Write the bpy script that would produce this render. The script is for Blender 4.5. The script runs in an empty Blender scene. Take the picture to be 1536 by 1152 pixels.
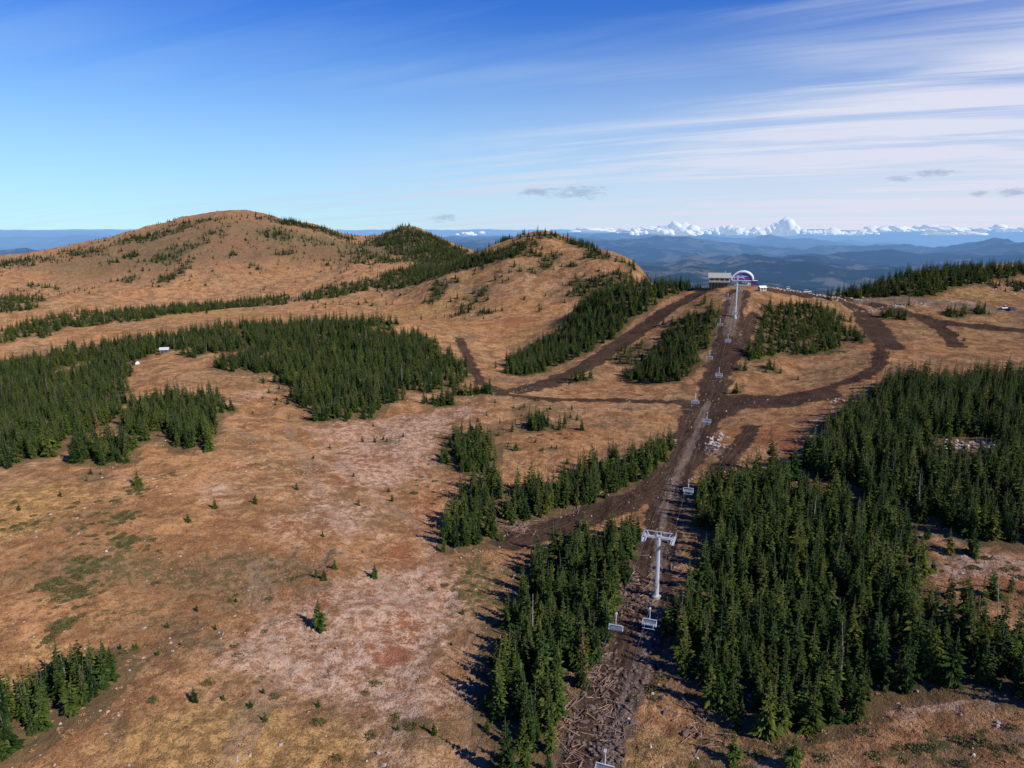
import bpy, math, random
import numpy as np
rng=np.random.default_rng(7); random.seed(7)
scene=bpy.context.scene
scene.view_settings.view_transform='Standard'; scene.view_settings.look='None'; scene.view_settings.exposure=0
COL=scene.collection
F=1085.0; PITCH=math.radians(12); CP,SP=math.cos(PITCH),math.sin(PITCH)
def ratios(u,v):
    X=(u-768)/F; Z=(576-v)/F
    Y=CP+Z*SP
    return X/Y,(-SP+Z*CP)/Y
# ------------------------------------------------------------ numpy noise
def vnoise(x,y,s=0.0):
    xi=np.floor(x); yi=np.floor(y); fx=x-xi; fy=y-yi
    fx=fx*fx*fx*(fx*(fx*6-15)+10); fy=fy*fy*fy*(fy*(fy*6-15)+10)
    def h(a,b):
        t=np.sin(a*127.1+b*311.7+s*74.7)*43758.5453
        return t-np.floor(t)
    return (h(xi,yi)*(1-fx)+h(xi+1,yi)*fx)*(1-fy)+(h(xi,yi+1)*(1-fx)+h(xi+1,yi+1)*fx)*fy
def fbm(x,y,s=0.0,o=4,g=0.5):
    a=1.0;t=0;n=0
    for i in range(o):
        c,sn=math.cos(i*1.1),math.sin(i*1.1)
        t=t+a*vnoise(c*x-sn*y+i*17.3,sn*x+c*y-i*9.1,s+i); n+=a; a*=g; x=x*2.03; y=y*2.03
    return t/n
def ridged(x,y,s=0.0,o=5):
    a=1.0;t=0;n=0
    for i in range(o):
        c,sn=math.cos(i*1.3),math.sin(i*1.3)
        t=t+a*(1-np.abs(2*vnoise(c*x-sn*y+i*7.7,sn*x+c*y+i*3.1,s+i)-1)); n+=a; a*=0.5; x=x*2.07;y=y*2.07
    return t/n
def sstep(a,b,x):
    t=np.clip((x-a)/(b-a),0,1); return t*t*(3-2*t)
# ------------------------------------------------------------ terrain survey
C=[]
def Zp(u,v,z):
    a,b=ratios(u,v); d=z/b; C.append((a*d,d,z))
def P(u,v,d):
    a,b=ratios(u,v); C.append((a*d,d,b*d))
def W(u,d,z):
    a,b=ratios(u,440); C.append((a*d,d,z))
for t in [(0,1152,-70),(400,1152,-71),(768,1152,-72),(930,1152,-72),(1200,1152,-70),(1536,1152,-66),
 (0,950,-69),(300,950,-70),(600,950,-73),(768,950,-74),(980,930,-71.5),(1250,950,-69),(1536,950,-66),
 (0,800,-67),(250,800,-68),(500,800,-71),(690,800,-74),(850,790,-73),(990,800,-71),(1250,800,-68),(1536,800,-64),
 (0,705,-68),(150,670,-68),(300,650,-68),(450,680,-71),(640,680,-73),(800,700,-72),(1000,700,-70),(1250,700,-65),(1536,700,-60),
 (0,620,-78),(100,600,-77),(230,560,-71),(330,560,-69),(500,600,-71),(650,600,-72),(760,590,-71),(900,600,-70),(1060,605,-69),(1250,600,-63),(1536,600,-56),
 (0,530,-80),(100,500,-77),(280,520,-71),(420,510,-66),(560,510,-66),(690,530,-72),(740,520,-73)]: Zp(*t)
for t in [(500,475,500),(380,480,520),(600,485,480),(720,480,560),(760,460,600),(700,450,660),(620,450,700),(560,435,780),
 (450,440,800),(300,445,790),(100,450,760),(0,440,800),(0,490,560),
 (805,350,760),(740,372,760),(690,400,740),(650,420,720),(850,358,750),(900,378,730),(965,408,680),(820,400,680),(830,440,620),(760,420,660),(860,470,560),
 (605,344,1150),(560,365,1130),(650,355,1150),(703,377,1120),(620,380,1050),(600,400,960),
 (345,322,1150),(400,327,1150),(450,335,1200),(500,350,1150),(555,367,1120),(290,330,1130),(200,357,1080),(120,376,1020),(0,396,960),(-150,400,950),
 (350,370,1000),(200,390,960),(100,410,920),(450,380,1000),(350,410,900),(520,400,950),
 (1100,430,440),(1070,432,440),(1140,430,442),(1180,437,445),(1240,448,445),(1290,470,430),(1100,475,380),(1090,510,355),(1080,540,330),
 (1000,450,440),(960,480,420),(900,520,400),(850,555,370),(1000,500,390),(960,550,365),(1200,500,375),(1280,520,350),(1200,550,330),
 (980,425,470),(900,445,500),(850,500,450),(780,555,390),
 (1400,405,520),(1330,420,500),(1260,440,490),(1480,400,520),(1536,400,520),(1700,400,520),(1510,465,420),(1400,460,430),(1536,430,470),
 (1350,500,385),(1450,500,380),(1536,520,345),(1536,560,285),(1300,560,300)]: P(*t)
for t in [(500,620,-72),(380,640,-73),(805,900,-30),(805,1100,-75),(900,900,-80),(965,850,-95),(700,930,-55),(605,1400,-50),
 (345,1450,-30),(200,1400,-60),(0,1300,-90),(450,1500,-40),(555,1400,-60),(1100,520,-60),(1100,700,-130),(980,560,-60),(1010,700,-100),
 (1240,560,-75),(1240,800,-150),(1400,700,-65),(1400,900,-130),(1536,800,-90)]: W(*t)
for u in (-400,0,300,600,900,1200,1500,1900):
    W(u,1800,-190); W(u,2500,-290); W(u,4000,-450)
C+=[(-150,60,-70),(150,60,-66),(-400,250,-75),(400,200,-58),(-900,600,-70),(700,450,-40),(0,30,-70),(-60,30,-70),(60,30,-68),(-1200,300,-80),(1200,300,-60)]
C=np.array(C)
def warp(x,y): 
    r=np.hypot(x,y); return np.arctan2(x,y)*1.7,np.log(r)
qa,qb=warp(C[:,0],C[:,1]); n=len(C)
def ker(d2): return 0.5*d2*np.log(d2+1e-12)
K=ker((qa[:,None]-qa)**2+(qb[:,None]-qb)**2)+np.eye(n)*2e-4
Pm=np.stack([np.ones(n),qa,qb],1)
A=np.zeros((n+3,n+3)); A[:n,:n]=K; A[:n,n:]=Pm; A[n:,:n]=Pm.T
sol=np.linalg.solve(A,np.concatenate([C[:,2],[0,0,0]]))
def tps(x,y):
    a,b=warp(x,y); out=np.full(x.shape,sol[n])+sol[n+1]*a+sol[n+2]*b
    for i in range(n):
        out+=sol[i]*ker((a-qa[i])**2+(b-qb[i])**2)
    return out
azs=np.radians(np.concatenate([np.linspace(-75,-41,36),np.linspace(-40,40,960),np.linspace(41,75,36)]))
rs=np.concatenate([np.exp(np.linspace(math.log(30),math.log(72),36,endpoint=False)),
   np.exp(np.linspace(math.log(72),math.log(1700),820,endpoint=False)),
   np.exp(np.linspace(math.log(1700),math.log(95000),320))])
RR,AA=np.meshgrid(rs,azs); XX=RR*np.sin(AA); YY=RR*np.cos(AA)
ca=np.linspace(azs[0],azs[-1],220); cl=np.linspace(math.log(30),math.log(6000),220)
CL,CA=np.meshgrid(cl,ca); T=tps(np.exp(CL)*np.sin(CA),np.exp(CL)*np.cos(CA))
def bil(G,ga,gb,a,b):
    i=np.clip(np.searchsorted(ga,a)-1,0,len(ga)-2); j=np.clip(np.searchsorted(gb,b)-1,0,len(gb)-2)
    fa=np.clip((a-ga[i])/(ga[i+1]-ga[i]),0,1); fb=np.clip((b-gb[j])/(gb[j+1]-gb[j]),0,1)
    return (G[i,j]*(1-fb)+G[i,j+1]*fb)*(1-fa)+(G[i+1,j]*(1-fb)+G[i+1,j+1]*fb)*fa
near=bil(T,ca,cl,AA,np.log(RR))
detail=(fbm(XX/130,YY/130,3,4)-.5)*9*sstep(350,900,RR)+(ridged(XX/90,YY/110,6,5)-.5)*13*sstep(580,950,RR)+(fbm(XX/32,YY/32,5,4)-.5)*3.6*sstep(60,400,RR)+(ridged(XX/26,YY/34,16,3)-.5)*1.7*(1-sstep(300,600,RR))+(fbm(XX/9,YY/9,8,3)-.5)*1.1+(fbm(XX/2.2,YY/2.2,9,2)-.5)*0.42*(1-sstep(300,700,RR))
near=near+detail
km=RR/1000
base=np.interp(np.log(km),np.log([2,4,8,14,22,35,50,62,72,80,95]),[-260,-520,-720,-900,-1020,-1150,-1250,-1250,-1150,-1050,-1100])
amp=np.interp(np.log(km),np.log([2,4,8,14,22,35,50,62,76,95]),[30,120,360,720,960,1200,1500,1750,1850,1700])
rg=ridged(XX/3600+3,YY/3600,2,5)*(1-sstep(10,20,km))+ridged(XX/8200,YY/6200,4,6)*sstep(10,20,km)*(1-sstep(30,44,km))+ridged(XX/14000,YY/9000,8,6)*sstep(30,44,km)
far=base+amp*np.clip((rg-.28)*1.35,0,1)+60*(fbm(XX/900,YY/900,12,3)-.5)
far=np.where(far>-RR*.0005,-RR*.0005+(far+RR*.0005)*.3,far)
wf=sstep(math.log(1900),math.log(4200),np.log(RR))
HZ=near*(1-wf)+far*wf
ER=HZ/RR; NI=int(np.searchsorted(rs,1700))
def hz(x,y):
    x=np.asarray(x,float);y=np.asarray(y,float)
    return bil(HZ,azs,rs,np.arctan2(x,y),np.hypot(x,y))
def site(u,v):
    """ground point seen on this line of sight from the drone"""
    a,b=ratios(u,v); az=math.atan(a); te=b*math.cos(az)
    i=int(np.clip(np.searchsorted(azs,az),1,len(azs)-1))
    e=ER[i,:NI]; k=np.nonzero(e>=te)[0]
    j=int(k[0]) if len(k) else int(np.argmax(e))
    r=rs[j]
    if len(k) and j>0:
        f=(te-e[j-1])/(e[j]-e[j-1]+1e-12); r=rs[j-1]+f*(rs[j]-rs[j-1])
    return np.array([r*math.sin(az),r*math.cos(az)])
def line(pts,step=12,closed=False):
    out=[]; m=len(pts)
    for i in range(m if closed else m-1):
        p=np.array(pts[i],float); q=np.array(pts[(i+1)%m],float)
        k=max(1,int(np.hypot(*(q-p))/step))
        for t in range(k): out.append(site(*(p+(q-p)*t/k)))
    if not closed: out.append(site(*pts[-1]))
    return np.array(out)
def pip(x,y,poly):
    ins=np.zeros(x.shape,bool); px,py=poly[:,0],poly[:,1]; m=len(poly); j=m-1
    for i in range(m):
        c=((py[i]>y)!=(py[j]>y))
        if c.any():
            xi=(px[j]-px[i])*(y-py[i])/(py[j]-py[i]+1e-12)+px[i]
            ins^=c&(x<xi)
        j=i
    return ins
# ------------------------------------------------------------ roads and cleared strips
ROADS=[([(900,1180),(925,1110),(950,1040),(968,975),(980,930),(986,880),(988,830),(997,770),(1015,715),(1035,670),(1052,630),(1062,603)],1.5,'track'),
 ([(870,1190),(900,1100),(930,1020),(955,950),(972,900),(980,850),(992,790),(1008,730),(1032,670),(1055,625),(1065,603)],4.4,'dirt'),
 ([(1062,603),(1075,560),(1085,525),(1095,490),(1103,455),(1108,436)],6.0,'dirt'),
 ([(1094,500),(1100,470),(1106,440)],3,'track'),
 ([(690,508),(706,545),(722,575),(760,592),(830,600),(900,600),(1000,603),(1090,606),(1160,600),(1230,585),(1290,567),(1318,548),(1322,520),(1300,490),(1285,470)],3.2,'dirt'),
 ([(1050,612),(1110,600),(1170,603),(1230,592)],8,'dirt'),
 ([(1058,436),(1010,460),(965,492),(920,522),(880,548),(830,572),(780,586)],6.5,'dirt'),
 ([(772,812),(830,795),(880,775),(930,755),(985,730),(1030,690),(1060,630),(1100,610)],5.2,'dirt'),
 ([(1030,655),(1050,620),(1080,575)],5.5,'dirt'),
 ([(1150,434),(1200,442),(1290,452),(1390,478),(1420,500),(1436,520)],4,'dirt'),
 ([(1390,482),(1450,488),(1545,497)],4.5,'dirt'),([(1290,452),(1340,448),(1420,455),(1500,466),(1545,470)],4,'track'),
 ([(1270,455),(1310,480),(1340,520)],5,'dirt'),
 ([(770,600),(860,612),(960,608),(1040,615)],0.8,'track'),
 ([(1130,470),(1120,500),(1090,560)],3,'dirt'),
 ([(620,400),(680,430),(740,440)],1.5,'track'),
 ([(1130,640),(1100,680),(1075,710)],3.0,'dirt')]
FAINT=[[(705,1152),(712,1000),(720,900),(780,815)],[(470,650),(560,740),(640,800),(668,860)],[(430,640),(470,720),(560,860),(650,930)],[(245,560),(330,640),(480,690),(600,745)],[(690,515),(770,490),(860,470)],[(1130,1152),(1300,1110),(1536,1100)],[(1300,500),(1400,530),(1330,560)],[(340,1152),(420,1000),(380,850)]]
ROADW=[(line(p,14),w,k) for p,w,k in ROADS]; FAINTW=[(line(p,20),0.0,'faint') for p in FAINT]
def roaddist(x,y,kinds=('dirt','track'),src=None,both=False):
    best=np.full(x.shape,1e3); cen=np.full(x.shape,1e3)
    for pl,w,k in (src or ROADW):
        if k not in kinds: continue
        for i in range(len(pl)-1):
            p=pl[i];d=pl[i+1]-p;L=d@d+1e-9
            t=np.clip(((x-p[0])*d[0]+(y-p[1])*d[1])/L,0,1)
            q=np.hypot(x-p[0]-t*d[0],y-p[1]-t*d[1])
            best=np.minimum(best,q-w)
            if both: cen=np.minimum(cen,q)
    return (best,cen) if both else best
# ------------------------------------------------------------ helpers
def N(nt,t,ins=None,**pr):
    nd=nt.nodes.new(t)
    for k,v in pr.items(): setattr(nd,k,v)
    for k,v in (ins or {}).items():
        s=nd.inputs[k]
        if isinstance(v,bpy.types.NodeSocket): nt.links.new(v,s)
        else: s.default_value=v
    return nd
def mx(nt,f,a,b,bl='MIX'):
    def c(v): return v if isinstance(v,bpy.types.NodeSocket) else (*v,1.0)
    return N(nt,'ShaderNodeMix',{0:f,6:c(a),7:c(b)},data_type='RGBA',blend_type=bl).outputs[2]
def mt(nt,op,a,b=0.0,cl=False):
    return N(nt,'ShaderNodeMath',{0:a,1:b},operation=op,use_clamp=cl).outputs[0]
def mr(nt,v,a,b,c=0.0,d=1.0):
    return N(nt,'ShaderNodeMapRange',{0:v,1:a,2:b,3:c,4:d},interpolation_type='SMOOTHSTEP').outputs[0]
def noise(nt,vec,sc,det=4,rough=.55,dist=0.0):
    return N(nt,'ShaderNodeTexNoise',{'Vector':vec,'Scale':sc,'Detail':det,'Roughness':rough,'Distortion':dist}).outputs[0]
def newmat(name):
    m=bpy.data.materials.new(name); m.use_nodes=True; nt=m.node_tree; nt.nodes.clear()
    out=nt.nodes.new('ShaderNodeOutputMaterial'); return m,nt,out
def simple(name,col,rough=.6,metal=0.0,var=.15,sc=1.5):
    m,nt,out=newmat(name)
    g=N(nt,'ShaderNodeNewGeometry'); nz=noise(nt,g.outputs['Position'],sc,3,.65)
    f=mr(nt,nz,.3,.7)
    c=mx(nt,f,[x*(1-var) for x in col],[min(1,x*(1+var)) for x in col])
    b=N(nt,'ShaderNodeBsdfPrincipled',{'Base Color':c,'Roughness':rough,'Metallic':metal})
    nt.links.new(b.outputs[0],out.inputs[0]); return m
class MB:
    def __init__(s): s.v=[];s.f=[];s.m=[]
    def add(s,vs,fs,mi=0):
        o=len(s.v); s.v+=[tuple(map(float,p)) for p in vs]; s.f+=[tuple(i+o for i in f) for f in fs]; s.m+=[mi]*len(fs)
    def box(s,c,sz,mi=0,rz=0.0,ry=0.0):
        vs=[]
        for dx in(-.5,.5):
            for dy in(-.5,.5):
                for dz in(-.5,.5):
                    x,y,z=dx*sz[0],dy*sz[1],dz*sz[2]
                    if ry: x,z=x*math.cos(ry)+z*math.sin(ry),-x*math.sin(ry)+z*math.cos(ry)
                    x,y=x*math.cos(rz)-y*math.sin(rz),x*math.sin(rz)+y*math.cos(rz)
                    vs.append((c[0]+x,c[1]+y,c[2]+z))
        s.add(vs,[(0,1,3,2),(4,6,7,5),(0,4,5,1),(2,3,7,6),(0,2,6,4),(1,5,7,3)],mi)
    def cyl(s,p0,p1,r0,r1=None,nn=8,mi=0):
        r1=r0 if r1 is None else r1
        p0=np.array(p0,float);p1=np.array(p1,float);d=p1-p0;d/=np.linalg.norm(d)+1e-9
        a=np.cross(d,[0,0,1.0]) if abs(d[2])<.9 else np.cross(d,[1.0,0,0]); a/=np.linalg.norm(a); b=np.cross(d,a)
        vs=[];
        for p,r in((p0,r0),(p1,r1)):
            for i in range(nn):
                t=2*math.pi*i/nn; vs.append(p+r*(math.cos(t)*a+math.sin(t)*b))
        fs=[(i,(i+1)%nn,nn+(i+1)%nn,nn+i) for i in range(nn)]+[tuple(range(nn))[::-1],tuple(range(nn,2*nn))]
        s.add(vs,fs,mi)
    def obj(s,name,mats,loc=(0,0,0),rz=0.0,parent=None,link=True,smooth=False):
        me=bpy.data.meshes.new(name); me.from_pydata(s.v,[],s.f); 
        for m in mats: me.materials.append(m)
        me.polygons.foreach_set('material_index',s.m)
        if smooth: me.polygons.foreach_set('use_smooth',[True]*len(s.f))
        me.update(); ob=bpy.data.objects.new(name,me); ob.location=loc; ob.rotation_euler=(0,0,rz)
        if parent: ob.parent=parent
        if link: COL.objects.link(ob)
        return ob
# ------------------------------------------------------------ conifers
def fir_mat():
    m,nt,out=newmat('fir_needles')
    tone=N(nt,'ShaderNodeAttribute',attribute_name='tone').outputs['Fac']
    rd=N(nt,'ShaderNodeObjectInfo').outputs['Random']
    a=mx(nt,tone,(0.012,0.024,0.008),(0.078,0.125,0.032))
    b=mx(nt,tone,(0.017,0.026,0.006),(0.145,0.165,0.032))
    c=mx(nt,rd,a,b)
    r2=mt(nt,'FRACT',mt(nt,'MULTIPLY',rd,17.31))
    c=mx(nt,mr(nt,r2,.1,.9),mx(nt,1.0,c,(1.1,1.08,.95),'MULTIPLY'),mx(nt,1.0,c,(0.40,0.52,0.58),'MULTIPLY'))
    d=N(nt,'ShaderNodeBsdfDiffuse',{'Color':c})
    nt.links.new(d.outputs[0],out.inputs[0]); return m
FIR=fir_mat(); BARK=simple('fir_bark',(0.13,0.10,0.08),.9)
DEADM=simple('dead_needles',(0.20,0.085,0.035),.9,0,.3); SNAG=simple('dead_wood',(0.26,0.23,0.20),.9,0,.25)
def make_fir(name,seed,R=1.55,levels=30,nb=9,fmat=None,snag=False,H=10.0,low=.04):
    r=random.Random(seed); mb=MB(); tone=[]
    lean=(r.uniform(-.25,.25),r.uniform(-.25,.25))
    mb.cyl((0,0,-.6),(lean[0]*.5,lean[1]*.5,H*.5),.17,.10,6,1); mb.cyl((lean[0]*.5,lean[1]*.5,H*.5),(lean[0],lean[1],H*.98),.10,.02,5,1)
    tone+=[.1]*len(mb.v)
    ph=[r.uniform(0,6.28) for _ in range(4)]; pw=r.uniform(.65,1.0)
    for l in range(levels):
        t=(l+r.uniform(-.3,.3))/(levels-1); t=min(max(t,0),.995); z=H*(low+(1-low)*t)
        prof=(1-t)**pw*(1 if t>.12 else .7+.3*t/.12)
        k=max(4,int(nb*(.55+.45*(1-t))))
        if snag: k=3
        for b in range(k):
            az=r.uniform(0,6.283)
            lump=1+.24*math.sin(2*az+ph[0]+z*.9)+.2*math.sin(3*az+ph[1]-z*1.7)
            L=max(.16,R*prof*lump*r.uniform(.68,1.2))
            if r.random()<.07: L*=.4
            up=.30*t-.32*(1-t)+r.uniform(-.12,.12)
            cx,cy=math.cos(az),math.sin(az); o=np.array([lean[0]*t,lean[1]*t,z])
            tb=r.uniform(.15,.9)
            if snag:
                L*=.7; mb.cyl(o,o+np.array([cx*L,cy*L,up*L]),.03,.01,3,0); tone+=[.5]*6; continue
            nf=5 if L>.5 else 3
            for f in range(nf):
                s0=r.uniform(.08,.55) if f else .15
                da=0 if f==0 else r.uniform(.25,.75)*(1 if f%2 else -1)
                a2=az+da; L2=L*(1-s0)*(1 if f==0 else .62)*r.uniform(.8,1.15); w=max(.09,L2*.24)
                d=np.array([math.cos(a2),math.sin(a2),up-.12]); sd=np.array([-math.sin(a2),math.cos(a2),0])
                p0=o+np.array([cx,cy,up])*L*s0
                pm=p0+d*L2*.5+np.array([0,0,.10*L2]); p1=p0+d*L2+np.array([0,0,-.05*L2])
                dz=np.array([0,0,-r.uniform(.1,.22)*L])
                mb.add([p0,pm-sd*w+dz,pm,pm+sd*w+dz,p1],[(0,1,2),(0,2,3),(1,4,2),(2,4,3)],0)
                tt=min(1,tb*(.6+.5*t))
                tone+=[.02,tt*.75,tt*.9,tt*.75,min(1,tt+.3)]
    mb.cyl((lean[0],lean[1],H*.94),(lean[0],lean[1],H*1.03),.09,.01,4,0); tone+=[.6]*8
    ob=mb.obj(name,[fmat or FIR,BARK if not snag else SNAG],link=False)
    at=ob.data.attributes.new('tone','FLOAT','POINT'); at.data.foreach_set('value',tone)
    return ob
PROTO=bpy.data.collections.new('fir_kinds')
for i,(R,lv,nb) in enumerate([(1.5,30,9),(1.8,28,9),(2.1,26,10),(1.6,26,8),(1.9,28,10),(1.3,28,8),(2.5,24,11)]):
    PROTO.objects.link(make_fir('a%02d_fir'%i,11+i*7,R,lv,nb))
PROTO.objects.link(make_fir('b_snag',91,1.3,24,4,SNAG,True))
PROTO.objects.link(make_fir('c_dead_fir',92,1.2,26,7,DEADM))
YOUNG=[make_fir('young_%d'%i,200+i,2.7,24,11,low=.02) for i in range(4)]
def diamonds(name,seed,cnt,rad,hgt,leaf,mat):
    r=random.Random(seed); mb=MB(); tone=[]
    for i in range(cnt):
        a=r.uniform(0,6.283); q=math.sqrt(r.random()); x,y=math.cos(a)*q*rad,math.sin(a)*q*rad
        z=hgt*(1-q*q)*r.uniform(.3,1)
        d=np.array([r.uniform(-1,1),r.uniform(-1,1),r.uniform(.1,1)]); d/=np.linalg.norm(d); s=np.cross(d,[r.uniform(-1,1),r.uniform(-1,1),.3]); s/=np.linalg.norm(s)
        o=np.array([x,y,z]); L=leaf*r.uniform(.6,1.3)
        mb.add([o,o+d*L*.5+s*L*.3,o+d*L,o+d*L*.5-s*L*.3],[(0,1,2,3)],0); t=r.uniform(.2,.9); tone+=[t*.3,t,t,t]
    ob=mb.obj(name,[mat],link=False); at=ob.data.attributes.new('tone','FLOAT','POINT'); at.data.foreach_set('value',tone); return ob
def shrub_mat(name,a,b):
    m,nt,out=newmat(name); tone=N(nt,'ShaderNodeAttribute',attribute_name='tone').outputs['Fac']; rd=N(nt,'ShaderNodeObjectInfo').outputs['Random']
    c=mx(nt,tone,a,b); c=mx(nt,mt(nt,'MULTIPLY',rd,.6),c,mx(nt,1.0,c,(1.3,.85,.8),'MULTIPLY'))
    d=N(nt,'ShaderNodeBsdfDiffuse',{'Color':c}); nt.links.new(d.outputs[0],out.inputs[0]); return m
SHM=shrub_mat('juniper_leaves',(0.06,0.065,0.025),(0.16,0.16,0.06)); GRM=shrub_mat('dry_grass',(0.26,0.16,0.08),(0.52,0.34,0.17))
SHR=bpy.data.collections.new('shrub_kinds')
for i in range(3): SHR.objects.link(diamonds('s%d_shrub'%i,5+i,220,1.0,.40,.28,SHM))
GRC=bpy.data.collections.new('grass_kinds')
for i in range(3): GRC.objects.link(diamonds('g%d_tuft'%i,15+i,45,.5,.12,.26,GRM))
ROCKM=simple('grey_rock',(0.38,0.31,0.26),.9,0,.35,.8)
def rock(name,seed,mat=ROCKM):
    import bmesh
    bm=bmesh.new(); bmesh.ops.create_icosphere(bm,subdivisions=2,radius=1.0); r=random.Random(seed)
    pl=[(np.array([r.gauss(0,1),r.gauss(0,1),r.gauss(0,1)]),r.uniform(.45,.85)) for _ in range(9)]
    pl=[(a/np.linalg.norm(a),b) for a,b in pl]
    for v in bm.verts:
        p=np.array(v.co)
        for a,b in pl:
            d=p@a
            if d>b: p=p-a*(d-b)
        v.co=(p[0]*1.1,p[1]*.9,p[2]*.65)
    me=bpy.data.meshes.new(name); bm.to_mesh(me); bm.free(); me.materials.append(mat); return bpy.data.objects.new(name,me)
RKC=bpy.data.collections.new('rock_kinds')
for i in range(5): RKC.objects.link(rock('r%d_rock'%i,31+i))
DRT=simple('dirt_clod',(0.13,0.088,0.065),.95,0,.4,.8)
CLC=bpy.data.collections.new('clod_kinds')
for i in range(4): CLC.objects.link(rock('d%d_clod'%i,51+i,DRT))
LOGM=simple('cut_wood',(0.25,0.155,0.11),.9,0,.45,.5)
LGC=bpy.data.collections.new('log_kinds')
for i in range(4):
    mb=MB(); r=random.Random(60+i); L=r.uniform(1.2,2.4); mb.cyl((-L,0,0),(L,r.uniform(-.2,.2),.12),.13,.07,6)
    for k in range(6):
        x=r.uniform(-L,L); mb.cyl((x,0,.05),(x+r.uniform(-.5,.5),r.uniform(-.7,.7),r.uniform(0,.5)),.04,.015,4)
    LGC.objects.link(mb.obj('l%d_log'%i,[LOGM],link=False))
def gn_group(name,coll):
    ng=bpy.data.node_groups.new(name,'GeometryNodeTree')
    ng.interface.new_socket('Geometry',in_out='INPUT',socket_type='NodeSocketGeometry'); ng.interface.new_socket('Geometry',in_out='OUTPUT',socket_type='NodeSocketGeometry')
    gi=ng.nodes.new('NodeGroupInput'); go=ng.nodes.new('NodeGroupOutput')
    ci=N(ng,'GeometryNodeCollectionInfo',{'Collection':coll,'Separate Children':True,'Reset Children':True})
    def at(nm,ty):
        nd=ng.nodes.new('GeometryNodeInputNamedAttribute'); nd.data_type=ty; nd.inputs['Name'].default_value=nm; return nd.outputs[0]
    e2=N(ng,'FunctionNodeEulerToRotation',{0:at('rot','FLOAT_VECTOR')})
    ip=N(ng,'GeometryNodeInstanceOnPoints',{'Points':gi.outputs[0],'Instance':ci.outputs[0],'Pick Instance':True,'Instance Index':at('idx','INT'),'Rotation':e2.outputs[0],'Scale':at('scl','FLOAT_VECTOR')})
    ng.links.new(ip.outputs[0],go.inputs[0]); return ng
GN={k:gn_group('scatter_'+k,c) for k,c in (('fir',PROTO),('shrub',SHR),('grass',GRC),('rock',RKC),('log',LGC),('clod',CLC))}
def instances(name,kind,x,y,z,sxy,sz,idx,tilt=0.04):
    k=len(x)
    if k==0: return
    me=bpy.data.meshes.new(name); me.vertices.add(k); me.vertices.foreach_set('co',np.stack([x,y,z],1).astype('f').ravel())
    a=me.attributes.new('rot','FLOAT_VECTOR','POINT'); a.data.foreach_set('vector',np.stack([rng.normal(0,tilt,k),rng.normal(0,tilt,k),rng.uniform(0,6.283,k)],1).astype('f').ravel())
    a=me.attributes.new('scl','FLOAT_VECTOR','POINT'); a.data.foreach_set('vector',np.stack([sxy,sxy,sz],1).astype('f').ravel())
    a=me.attributes.new('idx','INT','POINT'); a.data.foreach_set('value',idx.astype('i'))
    ob=bpy.data.objects.new(name,me); COL.objects.link(ob); md=ob.modifiers.new('scatter','NODES'); md.node_group=GN[kind]; return ob
ALLT=[]
def plant(x,y,hlo,hhi,name='conifer_forest',road=True):
    x=np.asarray(x);y=np.asarray(y)
    if road and len(x) and y.min()<520:
        k=roaddist(x,y)>0.3; x,y=x[k],y[k]
    if len(x)==0: return
    hlo*=.66; hhi*=.90
    h=hlo+(hhi-hlo)*(.62*rng.random(len(x))+.38*vnoise(x/14,y/14,4)); sm=rng.random(len(x))<.22; h[sm]*=rng.uniform(.35,.75,sm.sum())
    tl=rng.random(len(x))<.07; h[tl]*=1.2
    s=h/10; w=s**.7*rng.uniform(.8,1.22,len(x))
    q=rng.random(len(x)); idx=np.where(q<.008,7,np.where(q<.013,8,rng.integers(0,7,len(x))))
    instances(name,'fir',x,y,hz(x,y)-.1,w,s,idx,.05); ALLT.append(np.stack([x,y],1))
def stand(poly,sp=2.9,hlo=6,hhi=11.5,rag=2.5,thin=.25,holes=()):
    sp*=.86
    pw=line(poly,16,True); lo=pw.min(0);hi=pw.max(0); ar=np.prod(hi-lo); m=int(min(ar/sp**2,60000))
    nx=max(1,int((hi[0]-lo[0])/math.sqrt(ar/m))); ny=max(1,int((hi[1]-lo[1])/math.sqrt(ar/m)))
    gx,gy=np.meshgrid(np.arange(nx)+.5,np.arange(ny)+.5); gx=(gx+rng.uniform(-.7,.7,gx.shape))/nx*(hi[0]-lo[0])+lo[0]; gy=(gy+rng.uniform(-.7,.7,gy.shape))/ny*(hi[1]-lo[1])+lo[1]
    gx=gx.ravel();gy=gy.ravel()
    wx=(fbm(gx/14,gy/14,61,3)-.5)*rag*6; wy=(fbm(gx/14,gy/14,66,3)-.5)*rag*6
    k=pip(gx+wx,gy+wy,pw)
    for hp in holes: k&=~pip(gx,gy,line(hp,12,True))
    gx=gx[k];gy=gy[k]; k=vnoise(gx/9,gy/9,1)*.45+vnoise(gx/23,gy/23,2)*.25+rng.random(len(gx))*.3>thin; gx=gx[k];gy=gy[k]
    k=rng.random(len(gx))<.035
    plant(np.where(k,gx+rng.normal(0,rag*2.5,len(gx)),gx+rng.normal(0,rag*.3,len(gx))),np.where(k,gy+rng.normal(0,rag*2.5,len(gx)),gy+rng.normal(0,rag*.3,len(gx))),hlo,hhi)
def clump(cs,hlo=5,hhi=9):
    X=[];Y=[]
    for u,v,rx,ry,cnt in cs:
        p=site(u,v); X.append(p[0]+rng.normal(0,rx,cnt)); Y.append(p[1]+rng.normal(0,ry,cnt))
    plant(np.concatenate(X),np.concatenate(Y),hlo,hhi)
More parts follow.
